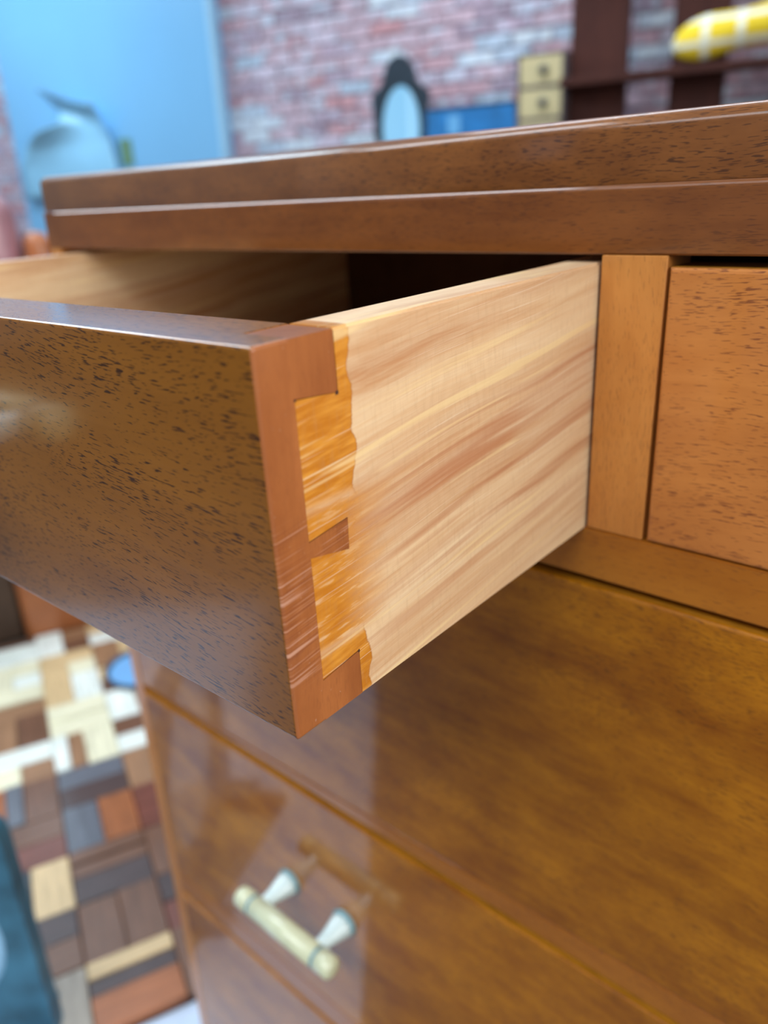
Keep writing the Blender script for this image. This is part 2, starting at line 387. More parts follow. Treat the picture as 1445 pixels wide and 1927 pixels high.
for r in range(0, int(CEIL / (BH + JT))):
    z = 0.03 + r * (BH + JT)
    k = 0
    u = U_R + 0.1 + (0.5 if r % 2 else 0.0) * (BL + JT)
    while u < U_L - 0.1:
        vis = (0.97 < z < 1.86 and u_lo < u < u_hi) or (0.80 < z < 1.62 and 4.72 < u < 5.25)
        mi = random.choices(range(len(bmats)), brick_w)[0]
        du, dz, dv = random.uniform(-.002, .002), random.uniform(-.0015, .0015), random.uniform(-.003, .002)
        if vis and nb < 298:
            o = bpy.data.objects.new('brick', brick_me[mi]); COL.objects.link(o); o.parent = wb
            o.location = rm(u + du, V_B + dv, z + dz); o.rotation_euler = (0, random.uniform(-.01, .01), ROOM_ROT); nb += 1
        elif not (2.92 < u < 4.62):
            before = len(far.verts)
            vs, fs = box(far, -u - BL / 2, -u + BL / 2, V_B - 0.010 + dv, V_B + 0.004, z - BH / 2, z + BH / 2, mi)
        u += BL + JT
to_world(far)
fo = new_obj('brick_field', far, bmats, wb); fo['kind'] = 'stuff'
print('bricks', nb)

# window frames: right one carries the daylight, front one is added for the mirror's reflection
M['frame_white'] = plain('window_frame_paint', (0.8, 0.8, 0.8), 0.4, var=0.03)
def window(name, cx, axis, z0, z1, half, w):
    bm = bmesh.new(); t = 0.05
    for a, b_, c, d in ((-half, half, z0 - t, z0), (-half, half, z1, z1 + t), (-half - t, -half, z0 - t, z1 + t), (half, half + t, z0 - t, z1 + t), (-0.02, 0.02, z0, z1)):
        if axis == 'u': box(bm, -(U_R + 0.045), -(U_R), cx + a, cx + b_, c, d)
        else: box(bm, -cx + a, -cx + b_, V_F, V_F + 0.045, c, d)
    to_world(bm); return struct(name, bm, M['frame_white'])
window('window_1', -0.3, 'u', 0.75, 2.25, 1.3, 0)
window('mirror_fill_window', 4.85, 'v', 1.1, 2.4, 0.65, 0)  # added frame around the light that the mirror reflects

# ------------------------------------------------------------------ reclaimed-wood mosaic flooring
E_ANG = math.radians(67.5)
e1 = Vector((math.cos(E_ANG), math.sin(E_ANG), 0)); e2 = Vector((math.sin(E_ANG), -math.cos(E_ANG), 0))
mos = empty('mosaic_floor_panel', e2 * -0.975 + e1 * -0.15)
mos.rotation_euler = (0, 0, E_ANG - PI / 2)      # local x = e2, local y = e1
tag(mos, 'mosaic flooring of mixed pale, brown and dark reclaimed wood blocks on the floor beside the chest', 'flooring')
HX, HY = 0.500, 0.42
new_obj('backing_board', bbox(-HX, HX, -HY, HY, 0.0, 0.006), M['glue'], mos)
def block_mat(name, c, v, rough):
    m, nt, b = mat_base(name)
    tc = N(nt, 'ShaderNodeTexCoord'); oi = N(nt, 'ShaderNodeObjectInfo')
    pp = vmath(nt, 'ADD', tc.outputs['Object'], oi.outputs['Location'])
    g = noise(nt, vmath(nt, 'MULTIPLY', pp, (140, 14, 30)), 1.0, 3, 0.6)
    g2 = noise(nt, pp, 14, 3, 0.6)
    col = ramp(nt, g, [(0.3, tuple(x * (1 - v) for x in c)), (0.7, tuple(min(1, x * (1 + v)) for x in c))])
    col = mix(nt, maprange(nt, g2, 0.35, 0.7, 0, 0.35), col, tuple(min(1, x * 1.25 + 0.03) for x in c))
    L(nt, col, b.inputs['Base Color']); b.inputs['Roughness'].default_value = rough
    b.inputs['Coat Weight'].default_value = 0.25; b.inputs['Coat Roughness'].default_value = 0.2
    return m
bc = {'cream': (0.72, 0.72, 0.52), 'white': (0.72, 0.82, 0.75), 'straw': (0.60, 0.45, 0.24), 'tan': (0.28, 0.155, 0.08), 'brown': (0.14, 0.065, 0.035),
      'red': (0.15, 0.042, 0.025), 'dark': (0.055, 0.035, 0.035), 'slate': (0.10, 0.12, 0.15), 'orange': (0.30, 0.10, 0.03), 'maroon': (0.10, 0.03, 0.035), 'navy': (0.02, 0.035, 0.05), 'greyoak': (0.30, 0.27, 0.22)}
bmt = {k: block_mat('reclaimed_' + k, v, 0.25, 0.4) for k, v in bc.items()}
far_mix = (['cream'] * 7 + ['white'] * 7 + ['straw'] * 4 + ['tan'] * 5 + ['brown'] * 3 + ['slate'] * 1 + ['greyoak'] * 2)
near_mix = (['brown'] * 5 + ['red'] * 3 + ['dark'] * 3 + ['slate'] * 3 + ['orange'] * 2 + ['maroon'] * 2 + ['navy'] * 1 + ['straw'] * 2 + ['tan'] * 3 + ['greyoak'] * 4 + ['cream'] * 1)
block_cache = {}
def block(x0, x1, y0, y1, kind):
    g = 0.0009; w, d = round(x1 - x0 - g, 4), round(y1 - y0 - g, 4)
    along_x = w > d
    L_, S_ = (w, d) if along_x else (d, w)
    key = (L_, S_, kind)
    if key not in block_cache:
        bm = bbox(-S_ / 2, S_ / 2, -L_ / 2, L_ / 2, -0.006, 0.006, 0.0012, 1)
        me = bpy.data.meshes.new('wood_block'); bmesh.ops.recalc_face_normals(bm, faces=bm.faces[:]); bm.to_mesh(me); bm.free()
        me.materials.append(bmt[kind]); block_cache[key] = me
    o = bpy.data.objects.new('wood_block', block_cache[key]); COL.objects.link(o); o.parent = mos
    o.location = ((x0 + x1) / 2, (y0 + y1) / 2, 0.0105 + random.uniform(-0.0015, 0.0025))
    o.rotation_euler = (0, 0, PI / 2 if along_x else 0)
C = 0.1
ncell = 0; nblk = 0
NX = int(round(2 * HX / C)); NY = int(round(2 * HY / C))
random.seed(21)
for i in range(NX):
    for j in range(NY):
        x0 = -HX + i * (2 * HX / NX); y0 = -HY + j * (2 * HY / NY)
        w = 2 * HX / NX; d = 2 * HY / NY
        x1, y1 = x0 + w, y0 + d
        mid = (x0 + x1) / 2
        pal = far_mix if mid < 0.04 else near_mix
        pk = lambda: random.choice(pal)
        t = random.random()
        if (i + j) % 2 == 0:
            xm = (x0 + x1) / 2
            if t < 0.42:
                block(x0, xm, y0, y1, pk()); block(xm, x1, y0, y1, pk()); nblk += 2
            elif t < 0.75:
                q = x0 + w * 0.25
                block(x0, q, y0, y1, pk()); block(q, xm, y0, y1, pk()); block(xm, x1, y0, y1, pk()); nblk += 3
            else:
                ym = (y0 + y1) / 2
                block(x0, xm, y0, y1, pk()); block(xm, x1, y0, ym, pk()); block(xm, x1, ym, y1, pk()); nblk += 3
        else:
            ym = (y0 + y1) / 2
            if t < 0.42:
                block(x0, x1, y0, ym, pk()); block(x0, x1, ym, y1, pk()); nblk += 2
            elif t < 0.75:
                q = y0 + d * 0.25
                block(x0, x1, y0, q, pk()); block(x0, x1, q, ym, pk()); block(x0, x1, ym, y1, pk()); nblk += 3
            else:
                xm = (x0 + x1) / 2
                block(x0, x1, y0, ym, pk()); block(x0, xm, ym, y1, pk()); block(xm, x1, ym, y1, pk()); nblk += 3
print('blocks', nblk)

# pale blue mat by the chest, added and outlined for its reflection in the varnish
mt = empty('floor_reflection_mat', (-0.9, -0.6, 0))
tag(mt, 'pale blue mat on the floor at the foot of the chest, bordering the mosaic, added for the varnish reflection', 'mat')
A = e2 * -0.473
mpts = [A + e1 * 0.02, A + e1 * -0.56, e2 * -1.55 + e1 * -0.60, e2 * -1.55 + e1 * -1.15, Vector((-1.10, -1.05, 0)), Vector((-0.64, -0.535, 0)), Vector((-0.30, -0.13, 0)), Vector((-0.30, 0.02, 0))]
bm = bmesh.new(); prism(bm, [(p.x + 0.9, p.y + 0.6) for p in mpts], 2, 0.0, 0.006)
new_obj('cloth', bm, M['mat'], mt)

# ------------------------------------------------------------------ the chest of drawers
Z = 0.86                      # height of the small drawers' top edge
XL, XR, BK = -0.3928, 0.4178, 0.45
chest = empty('chest_of_drawers', ((XL + XR) / 2, BK / 2, 0))
tag(chest, 'polished mahogany chest of drawers with its top left drawer pulled open, filling the foreground', 'chest of drawers')
CO = Vector(chest.location)
def cpart(name, bm, mat, parent=chest, smooth=False):
    """bm is in world space; keep the mesh in world space, counter the parent offset"""
    o = new_obj(name, bm, mat, parent, smooth)
    if parent is chest: o.location = -CO
    return o
ST = 0.0124
cpart('side_panel', bbox(XL, XL + ST, 0, BK, 0.0, Z + 0.0244, 0.0008), M['stile'])
cpart('side_panel', bbox(XR - ST, XR, 0, BK, 0.0, Z + 0.0244, 0.0008), M['stile'])
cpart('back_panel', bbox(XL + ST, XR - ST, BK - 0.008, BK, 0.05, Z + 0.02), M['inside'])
# top slab with rounded front edge; overlies the apron, which has a rounded bead
def slab():
    r, r2 = 0.0050, 0.0002
    z0, z1 = Z + 0.0250, Z + 0.0464
    yf = 0.0021
    pts = [(BK + .004, z0), (yf + r2, z0)]
    for k in range(1, 5):
        a = PI / 2 * k / 4; pts.append((yf + r2 - r2 * math.sin(a), z0 + r2 - r2 * math.cos(a)))
    for k in range(0, 9):
        a = PI / 2 * k / 8; pts.append((yf + r * 1.5 * (1 - math.cos(a)), z1 - r + r * math.sin(a)))
    pts.append((BK + .004, z1))
    bm = bmesh.new(); prism(bm, pts, 0, XL - 0.0012, XR + 0.0012)
    for f in bm.faces:
        if len(f.verts) == 4: f.smooth = True
    return bm
cpart('top', slab(), M['top'])
def apron():
    z0, z1, r = Z + 0.0027, Z + 0.0250, 0.0020
    pts = [(0.022, z0), (0.0006, z0), (0, z0 + 0.0006)]
    for k in range(0, 6):
        a = PI / 2 * k / 5; pts.append((r * (1 - math.cos(a)), z1 - r + r * math.sin(a)))
    pts.append((0.022, z1))
    bm = bmesh.new(); prism(bm, pts, 0, XL + ST + 0.0002, XR - ST - 0.0002); return bm
cpart('apron_rail', apron(), M['apron'])
cpart('corner_block', bbox(XL, XL + ST, -0.0002, 0.0002 + 0.004, Z + 0.003, Z + 0.0248, 0.0003), M['apron'])
DX0, DX1 = 0.0013, 0.0241
def divider():
    pts = [(DX0 - 0.0004, Z + 0.0026), (DX1 + 0.0003, Z + 0.0026), (DX1 - 0.0005, Z - 0.1000), (DX0 - 0.0002, Z - 0.1000)]
    bm = bmesh.new(); prism(bm, pts, 1, 0.0, 0.02)
    bmesh.ops.recalc_face_normals(bm, faces=bm.faces[:])
    bmesh.ops.bevel(bm, geom=bm.edges[:], offset=0.0003, segments=1, affect='EDGES'); return bm
cpart('divider', divider(), M['stile'])
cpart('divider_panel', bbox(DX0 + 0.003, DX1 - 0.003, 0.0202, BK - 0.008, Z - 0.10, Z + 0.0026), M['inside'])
def rail_y(z0a, z1a, z0b, z1b, name='drawer_rail'):
    """rail whose edges run (slightly out of true) from the left end (a) to the right end (b)"""
    x0, x1 = XL + ST + 0.0002, XR - ST - 0.0002
    bm = bmesh.new()
    prism(bm, [(x0, z0a), (x1, z0b), (x1, z1b), (x0, z1a)], 1, 0.0, 0.03)
    bmesh.ops.recalc_face_normals(bm, faces=bm.faces[:])
    bmesh.ops.bevel(bm, geom=bm.edges[:], offset=0.0006, segments=2, affect='EDGES')
    cpart(name, bm, M['rail'])
zR0, zR1 = Z - 0.1215, Z - 0.1004
rail_y(zR0, zR1, zR0, zR1)
Z2a, Z2b = Z - 0.3121, Z - 0.3358
s2 = 0.0543
rail_y(Z2b + .0015, Z2a + XL * s2, Z2b + 0.0010, Z2a + 0.1 * s2)
Z3a, Z3b = Z - 0.5350, Z - 0.5588
rail_y(Z3b + 0.0012, Z3a, Z3b + 0.0012, Z3a)
Z4 = 0.085
rail_y(Z4 - 0.03, Z4 - 0.004, Z4 - 0.03, Z4 - 0.004)
cpart('plinth', bbox(XL + ST, XR - ST, 0.012, 0.03, 0.0, Z4 - 0.03, 0.001), M['apron'])
for zz in (zR0 + 0.004, Z2b + 0.006, Z3b + 0.006, Z4 - 0.02):
    cpart('dust_board', bbox(XL + ST, XR - ST, 0.031, BK - 0.009, zz, zz + 0.009), M['inside'])

def handle_bm(cx, z, y0):
    """bar handle: ivory bar with two grey rings on two flared white posts with grey collars"""
    bm = bmesh.new()
    RX = Matrix.Rotation(PI / 2, 4, 'Y')
    Lh, R0 = 0.0475, 0.0077
    prof = [(0.0012, -Lh), (R0 * .75, -Lh + .0006), (R0 * .98, -Lh + .0024)]
    def rings(z): return [(R0, z - .0016), (R0 * .9, z - .0013), (R0 * .9, z + .0013), (R0, z + .0016)]
    prof += rings(-Lh + .0150) + rings(Lh - .0150) + [(R0 * .98, Lh - .0024), (R0 * .75, Lh - .0006), (0.0012, Lh)]
    T = Matrix.Translation((cx, y0 - 0.031, z)) @ RX
    lathe(bm, prof, 24, T, 0)
    for sx in (-1, 1):
        lathe(bm, [(R0 * .93, -.0012), (R0 * .985, -.0010), (R0 * .985, .0010), (R0 * .93, .0012)], 24, T @ Matrix.Translation((0, 0, sx * (Lh - .0150))), 2, False)
        P = Matrix.Translation((cx + sx * 0.0275, y0, z)) @ Matrix.Rotation(PI / 2, 4, 'X')
        lathe(bm, [(0.0097, -.0012), (0.0100, .0000), (0.0100, .0022), (0.0090, .0030)], 24, P, 2)
        lathe(bm, [(0.0089, .0028), (0.0085, .0055), (0.0070, .0110), (0.0056, .0170), (0.0048, .0230), (0.0046, .0270)], 24, P, 1)
    return bm
HM = [M['ivory'], M['ivory_white'], M['grey_ring']]
def closed_drawer(x0, x1, z0, z1, mat, handles, z1r=None, z0r=None, proud=0.0004):
    z1r = z1 if z1r is None else z1r; z0r = z0 if z0r is None else z0r
    bm = bmesh.new()
    prism(bm, [(x0, z0), (x1, z0r), (x1, z1r), (x0, z1)], 1, -proud, 0.021)
    bmesh.ops.recalc_face_normals(bm, faces=bm.faces[:])
    fe = [e for e in bm.edges if all(v.co.y < 0 for v in e.verts)]
    bmesh.ops.bevel(bm, geom=fe, offset=0.0016, segments=3, profile=0.5, affect='EDGES')
    bmesh.ops.recalc_face_normals(bm, faces=bm.faces[:])
    for f in bm.faces:
        if f.normal.z > 0.97: f.material_index = 1
    d = cpart('drawer', bm, [mat, M['lit_raw_edge']])
    new_obj('drawer_box', bbox(x0 + 0.006, x1 - 0.006, 0.0212, 0.40, min(z0, z0r) + 0.012, min(z1, z1r) - 0.012), M['side'], d)
    for cx in handles:
        new_obj('handle', handle_bm(cx, (z0 + z1) / 2 + 0.003, -proud), HM, d)
    return d
BX0, BX1 = XL + ST + 0.0010, XR - ST - 0.0010
closed_drawer(DX1 + 0.0012, BX1, Z - 0.0998, Z - 0.0010, M['front_small'], [0.215])
closed_drawer(BX0, BX1, Z2a + XL * s2 + .0006, zR0 - 0.0038, M['front_big'], [-0.188, 0.213], z0r=Z2a + 0.1 * s2 + .0006)
closed_drawer(BX0, BX1, Z3a + 0.0006, Z2b - 0.0036, M['front_big'], [-0.188, 0.213])
closed_drawer(BX0, BX1, Z4 - 0.0030, Z3b - 0.0036, M['front_big'], [-0.188, 0.213])

# ---- the open drawer, slightly drooping and askew
TH, PHI = 0.0219, 0.0178
PO, T1, TT, SD, HH = -0.1605, 0.0108, 0.0247, 0.0150, 0.1008
XLo = -0.3665
DM = Matrix.Translation((0, 0, Z)) @ Matrix.Rotation(TH, 4, 'Z') @ Matrix.Rotation(PHI, 4, 'X') @ Matrix.Translation((0, 0, -Z))
yF, yL, yT = PO, PO + T1, PO + TT
g = 0.00012
mid_pin = [(yL - .0006, -0.0490), (yT, -0.0474), (yT - .0003, -0.0558), (yL - .0006, -0.0530)]
def drawer_front():
    bm = bmesh.new()
    # lap (end grain seen from the side) with rounded outer arris
    r = 0.0009
    top = Z; bot = Z - HH
    def rr(cx, cz, a0, a1, rad, n=4): return [(cx + rad * math.cos(a0 + (a1 - a0) * k / n), cz + rad * math.sin(a0 + (a1 - a0) * k / n)) for k in range(n + 1)]
    # the whole front is one bevelled board; behind the lap it is narrower at its ends (room for the tails)
    bmf = bmesh.new()
    box(bmf, XLo, 0.0, yF, yL, bot, top)
    bmesh.ops.recalc_face_normals(bmf, faces=bmf.faces[:])
    ed = [e for e in bmf.edges if sum(1 for v in e.verts if v.co.y > yF + 1e-5) == 0 or
          (abs(e.verts[0].co.z - e.verts[1].co.z) < 1e-6 and abs(e.verts[0].co.y - e.verts[1].co.y) > 1e-3 and e.verts[0].co.x > -0.01)]
    bmesh.ops.bevel(bmf, geom=ed, offset=r, segments=4, profile=0.5, affect='EDGES')
    for f in bmf.faces:
        n = f.normal
        f.smooth = False
        f.material_index = 1 if n.x > 0.5 else 0
    me = bpy.data.meshes.new('tmp'); bmf.to_mesh(me); bmf.free(); bm.from_mesh(me); bpy.data.meshes.remove(me)
    # core behind the lap
    box(bm, XLo + SD, -SD, yL, yT, bot, top, 0)
    return bm
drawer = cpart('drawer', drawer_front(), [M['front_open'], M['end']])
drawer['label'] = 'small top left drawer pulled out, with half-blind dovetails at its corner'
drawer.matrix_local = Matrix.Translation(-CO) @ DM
PINS = [[(yL - .0004, -0.0002), (yT, -0.0002), (yT + .0001, -0.0150), (yL - .0004, -0.0136)], mid_pin,
        [(yL - .0004, -0.0885), (yT + .0004, -0.0868), (yT + .0004, -HH + .0003), (yL - .0004, -HH + .0003)]]
for s in (1, -1):
    xa, xb = (-SD, -0.00005) if s > 0 else (XLo + 0.00005, XLo + SD)
    for q in PINS:
        bm = bmesh.new(); prism(bm, [(y, Z + z) for y, z in q], 0, xa, xb)
        new_obj('dovetail_pin', bm, M['end'], drawer)
def drawer_side(sgn):
    xa, xb = (-SD, -0.0001) if sgn > 0 else (XLo + 0.0001, XLo + SD)
    e = g
    yb = 0.262
    P = [(yb, 0.0), (yT + e + .00012, 0.0), (yT + e + .0002, -0.0150 - e), (yL + e, -0.0138 - e),
         (yL + e, -0.0490 + 3 * e), (yT - e, -0.0474 + 2 * e), (yT + e, -0.0474 + e), (yT + e - .0003, -0.0558 - e), (yL + e, -0.0530 - e),
         (yL + e, -0.0883 + e), (yT + .0004 + e, -0.0866 + e), (yT + .0004 + e, -HH + .0004), (yb, -HH + .0004)]
    bm = bmesh.new(); prism(bm, [(y, Z + z) for y, z in P], 0, xa, xb)
    bmesh.ops.recalc_face_normals(bm, faces=bm.faces[:])
    top_e = [ed for ed in bm.edges if all(abs(v.co.z - Z) < 1e-5 for v in ed.verts) and abs(ed.verts[0].co.x - ed.verts[1].co.x) < 1e-6]
    bmesh.ops.bevel(bm, geom=top_e, offset=0.0007, segments=2, affect='EDGES')
    return bm
for s in (1, -1):
    o = new_obj('drawer_side', drawer_side(s), M['side'], drawer)
    o['label'] = 'pale drawer side with amber varnish smears near the joint'
# dark glue line just behind the joint gaps
bm = bmesh.new(); box(bm, -SD + .001, -0.0011, yL - .0002, yT + .0012, Z - HH + .002, Z - 0.002)
box(bm, XLo + 0.0011, XLo + SD - .001, yL - .0002, yT + .0012, Z - HH + .002, Z - 0.002)
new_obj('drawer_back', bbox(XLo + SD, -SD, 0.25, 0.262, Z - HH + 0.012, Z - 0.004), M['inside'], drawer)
new_obj('drawer_bottom', bbox(XLo + SD - .0002, -SD + .0002, yT, 0.262, Z - HH + 0.006, Z - HH + 0.011), M['side'], drawer)
new_obj('handle', handle_bm(-0.2000, Z - 0.047, PO), HM, drawer)
bm.free()

# small defects that have a body: chipped notches beside two joints
def chip(y, z, s):
    b2 = bmesh.new(); n = 7
    pts = [(y + s * random.uniform(.5, 1.0) * math.cos(2 * PI * k / n), Z + z + s * random.uniform(.5, 1.0) * math.sin(2 * PI * k / n)) for k in range(n)]
    prism(b2, pts, 0, -0.0004, 0.00006); return b2
random.seed(5)
for y, z, s in ((yT - .0002, -0.0152, .0007), (yL + .0001, -0.0139, .0005), (yT + .0003, -0.0868, .0005)):
    new_obj('joint_chip', chip(y, z, s), M['glue'], drawer)

# ------------------------------------------------------------------ background furniture
def room_thing(name, u, v, z=0.0, rz=0.0):
    return empty(name, rm(u, v, z), ROOM_ROT + rz)
# local x = -u (to the right), local y = v (to the wall)
M['ebony'] = plain('ebonised_wood', (0.012, 0.022, 0.035), 0.35, coat=0.3, var=0.3)
M['dark_wood'] = wood('dark_rosewood', (0.030, 0.008, 0.006), (0.050, 0.014, 0.010), (0.075, 0.022, 0.014), (0.01, 0.004, 0.003), 2, 0, 0.2, seed=11, coat=0.0, coat_rough=0.3, rough=0.6, spec=0.2)
M['mirror'] = plain('mirror_glass', (0.80, 0.88, 0.92), 0.03, metal=1.0, var=0.0)
D = 3.45; k = D / 3.0
def zz(z): return 0.885 + (z - 0.885) * k
# low sideboard that carries the mirror, the blue box and the little drawer cabinet (hidden behind the chest)
side = room_thing('sideboard', 1.24 * k, D + 0.18)
tag(side, 'dark low sideboard against the brick wall, under the mirror and the small drawers', 'sideboard')
SW, SH = 0.405 * k, zz(0.90)
new_obj('body', bbox(-SW, SW, -0.20, 0.20, 0.08, SH - 0.025, 0.004), M['dark_wood'], side)
new_obj('top', bbox(-SW, SW, -0.215, 0.21, SH - 0.0248, SH, 0.004), M['dark_wood'], side)
for sx in (-1, 1):
    for sy in (-1, 1):
        new_obj('leg', bbox(sx * SW * .92 - .02, sx * SW * .92 + .02, sy * .17 - .02, sy * .17 + .02, 0, 0.0798), M['dark_wood'], side)
for sx in (-1, 1):
    d = new_obj('door', bbox(sx * SW * .49 - SW * .47, sx * SW * .49 + SW * .47, -0.214, -0.2003, 0.11, SH - 0.05, 0.003), M['dark_wood'], side)
    bm = bmesh.new(); lathe(bm, [(0.004, 0), (0.004, .008), (0.010, .014), (0.008, .022), (0.002, .024)], 12, Matrix.Translation((sx * 0.05, -0.2142, SH * .55)) @ Matrix.Rotation(PI / 2, 4, 'X'))
    new_obj('knob', bm, M['ebony'], d)
# mirror
mir = room_thing('dressing_mirror', 1.485 * k, D + 0.02, SH, 0.0)
tag(mir, 'oval dressing-table mirror in a black shaped frame with an arched crest', 'mirror')
def outline(pts, n): # resample closed polyline by angle about its centre
    return pts
mh = (zz(1.372) - SH)
cz = zz(1.125) - SH; ax, az = 0.0835 * k, 0.148 * k
n = 48
inner = [(ax * math.cos(2 * PI * q / n), cz + az * math.sin(2 * PI * q / n)) for q in range(n)]
def fr(a):
    # half-width profile of the frame: shoulders and a rounded crest
    x, y = math.cos(a), math.sin(a)
    return x, y
prof = [(0.100, -0.060), (0.118, 0.0), (0.112, 0.055), (0.122, 0.105), (0.118, 0.130), (0.088, 0.140), (0.066, 0.170), (0.056, 0.210), (0.036, 0.238), (0.0, 0.250)]
prof = [(x * k, cz + z * k) for x, z in prof]
def side_pts():
    full = prof + [(-x, z) for x, z in prof[-2::-1]]
    full += [(-0.085 * k, cz - 0.12 * k), (-0.04 * k, cz - 0.19 * k), (0.04 * k, cz - 0.19 * k), (0.085 * k, cz - 0.12 * k)]
    return full
fp = side_pts()
def ray_poly(a):
    best = None; c0 = Vector((0, cz)); d = Vector((math.cos(a), math.sin(a)))
    for i in range(len(fp)):
        p, q = Vector(fp[i]), Vector(fp[(i + 1) % len(fp)]); e = q - p
        den = d.x * e.y - d.y * e.x
        if abs(den) < 1e-9: continue
        w = p - c0; t = (w.x * e.y - w.y * e.x) / den; s = (w.x * d.y - w.y * d.x) / den
        if t > 0 and -1e-6 <= s <= 1 + 1e-6 and (best is None or t > best): best = t
    r = best or 0.12
    return (r * d.x, cz + r * d.y)
outer = [ray_poly(2 * PI * q / n) for q in range(n)]
outer = [(o[0], o[1]) if (o[0] - i_[0]) ** 2 + (o[1] - i_[1]) ** 2 > 0 and math.hypot(o[0], o[1] - cz) > math.hypot(i_[0], i_[1] - cz) + .008 else (i_[0] * 1.1, cz + (i_[1] - cz) * 1.1) for o, i_ in zip(outer, inner)]
mnz = min(p[1] for p in outer); 
bm = bmesh.new(); ring_plate(bm, outer, inner, -0.014, 0.012); new_obj('frame', bm, M['ebony'], mir)
bm = bmesh.new(); prism(bm, [(x * 1.01, cz + (z - cz) * 1.01) for x, z in inner], 1, -0.004, 0.006); new_obj('glass', bm, M['mirror'], mir)
new_obj('base', bbox(-0.14, 0.14, -0.07, 0.07, 0.0, 0.02, 0.005), M['ebony'], mir)
for sx in (-1, 1):
    new_obj('post', bbox(sx * .10 - .008, sx * .10 + .008, -0.008 + .022, 0.008 + .022, 0.0202, cz + 0.02, 0.002), M['ebony'], mir)
# blue box
M['blue'] = plain('bright_blue_lacquer', (0.015, 0.16, 0.42), 0.35, coat=0.4, var=0.35, vscale=14)
bl = room_thing('blue_box', 1.178 * k, D + 0.02, SH); bh = zz(1.180) - SH
tag(bl, 'bright blue box with a dark lid between the mirror and the cream drawers', 'box')
new_obj('body', bbox(-0.172 * k, 0.172 * k, -0.07, 0.07, 0, bh - 0.010, 0.002), M['blue'], bl)
new_obj('lid', bbox(-0.176 * k, 0.176 * k, -0.074, 0.074, bh - 0.0098, bh, 0.002), M['ebony'], bl)
M['pale_mark'] = plain('pale_blue_mark', (0.12, 0.38, 0.68), 0.5, var=0.2, vscale=40)
new_obj('pale_patch', bbox(-0.10, -0.045, -0.0712, -0.0701, bh - 0.11, bh - 0.035, 0.0003), M['pale_mark'], bl)
# little cabinet with cream drawers
M['cream_drawer'] = plain('cream_drawer_front', (0.50, 0.44, 0.24), 0.5, var=0.10)
M['grey_case'] = plain('dark_grey_case', (0.09, 0.075, 0.085), 0.5, var=0.2)
cb = room_thing('small_cabinet', 0.916 * k, D, SH); ch = zz(1.315) - SH; cw = 0.0835 * k
tag(cb, 'small dark cabinet with cream drawers and round dark knobs, left of the shelf uprights', 'cabinet')
pitch = (zz(1.315) - zz(1.215)); ND = 4
def case(bm):
    t = 0.010
    box(bm, -cw, cw, 0.10, 0.11, 0, ch); box(bm, -cw, -cw + t, -0.06, 0.1, 0, ch); box(bm, cw - t, cw, -0.06, 0.1, 0, ch)
    for q in range(ND):
        box(bm, -cw + t, cw - t, -0.06, 0.1, ch - q * pitch - t, ch - q * pitch)
    box(bm, -cw + t, cw - t, -0.06, 0.1, 0, max(0.006, ch - ND * pitch))
bm = bmesh.new(); case(bm); new_obj('case', bm, M['grey_case'], cb)
for q in range(ND):
    z1 = ch - q * pitch - 0.0115; z0 = ch - (q + 1) * pitch + 0.0015
    dr = new_obj('drawer', bbox(-cw + .0115, cw - .0115, -0.058, 0.09, z0, z1, 0.002), M['cream_drawer'], cb)
    bm = bmesh.new(); lathe(bm, [(0.006, 0), (0.006, .008), (0.018, .014), (0.016, .024), (0.004, .027)], 14, Matrix.Translation((cw * .18, -0.0581, (z0 + z1) / 2)) @ Matrix.Rotation(PI / 2, 4, 'X'))
    new_obj('knob', bm, M['ebony'], dr)
# tall dark shelving unit
sh = room_thing('shelf_unit', 0.5 * k, D + 0.03)
tag(sh, 'tall open dark wood shelving unit with wide flat uprights before the brick wall', 'shelf')
U0 = 0.5 * k
for ua, ub in ((0.830, 0.640), (0.500, 0.332), (0.02, -0.16)):
    xa, xb = U0 - ua * k, U0 - ub * k
    new_obj('upright', bbox(xa, xb, -0.02, 0.02, 0.0, 2.05, 0.003), M['dark_wood'], sh)
for z in (0.30, 0.72, zz(1.209), 1.75, 2.03):
    new_obj('shelf', bbox(U0 - 0.832 * k, U0 + 0.162 * k, -0.16, -0.0205, z - 0.014, z + 0.014, 0.002), M['dark_wood'], sh)
# yellow checked cushion roll on the shelf
def gingham():
    m, nt, b = mat_base('yellow_gingham')
    tc = N(nt, 'ShaderNodeTexCoord'); s = N(nt, 'ShaderNodeSeparateXYZ'); L(nt, tc.outputs['Object'], s.inputs[0])
    def stripe(o, per, w):
        f = math_(nt, 'FRACT', math_(nt, 'DIVIDE', math_(nt, 'ADD', o, 5.0), per)); return maprange(nt, math_(nt, 'ABSOLUTE', math_(nt, 'SUBTRACT', f, 0.5)), w - .03, w + .03, 1, 0)
    a = stripe(s.outputs[0], 0.115, 0.11); c = stripe(s.outputs[2], 0.075, 0.11)
    col = mix(nt, math_(nt, 'MAXIMUM', a, c), (0.80, 0.60, 0.02), (0.80, 0.84, 0.70))
    L(nt, col, b.inputs['Base Color']); b.inputs['Roughness'].default_value = 0.8
    return m
M['gingham'] = gingham()
SHZ = zz(1.209) + 0.0145
cu = room_thing('checked_cushion', 0.290 * k, D - 0.060, SHZ)
bm = bmesh.new()
nS, nR = 22, 20; rings = []
Lc = 0.205 * k
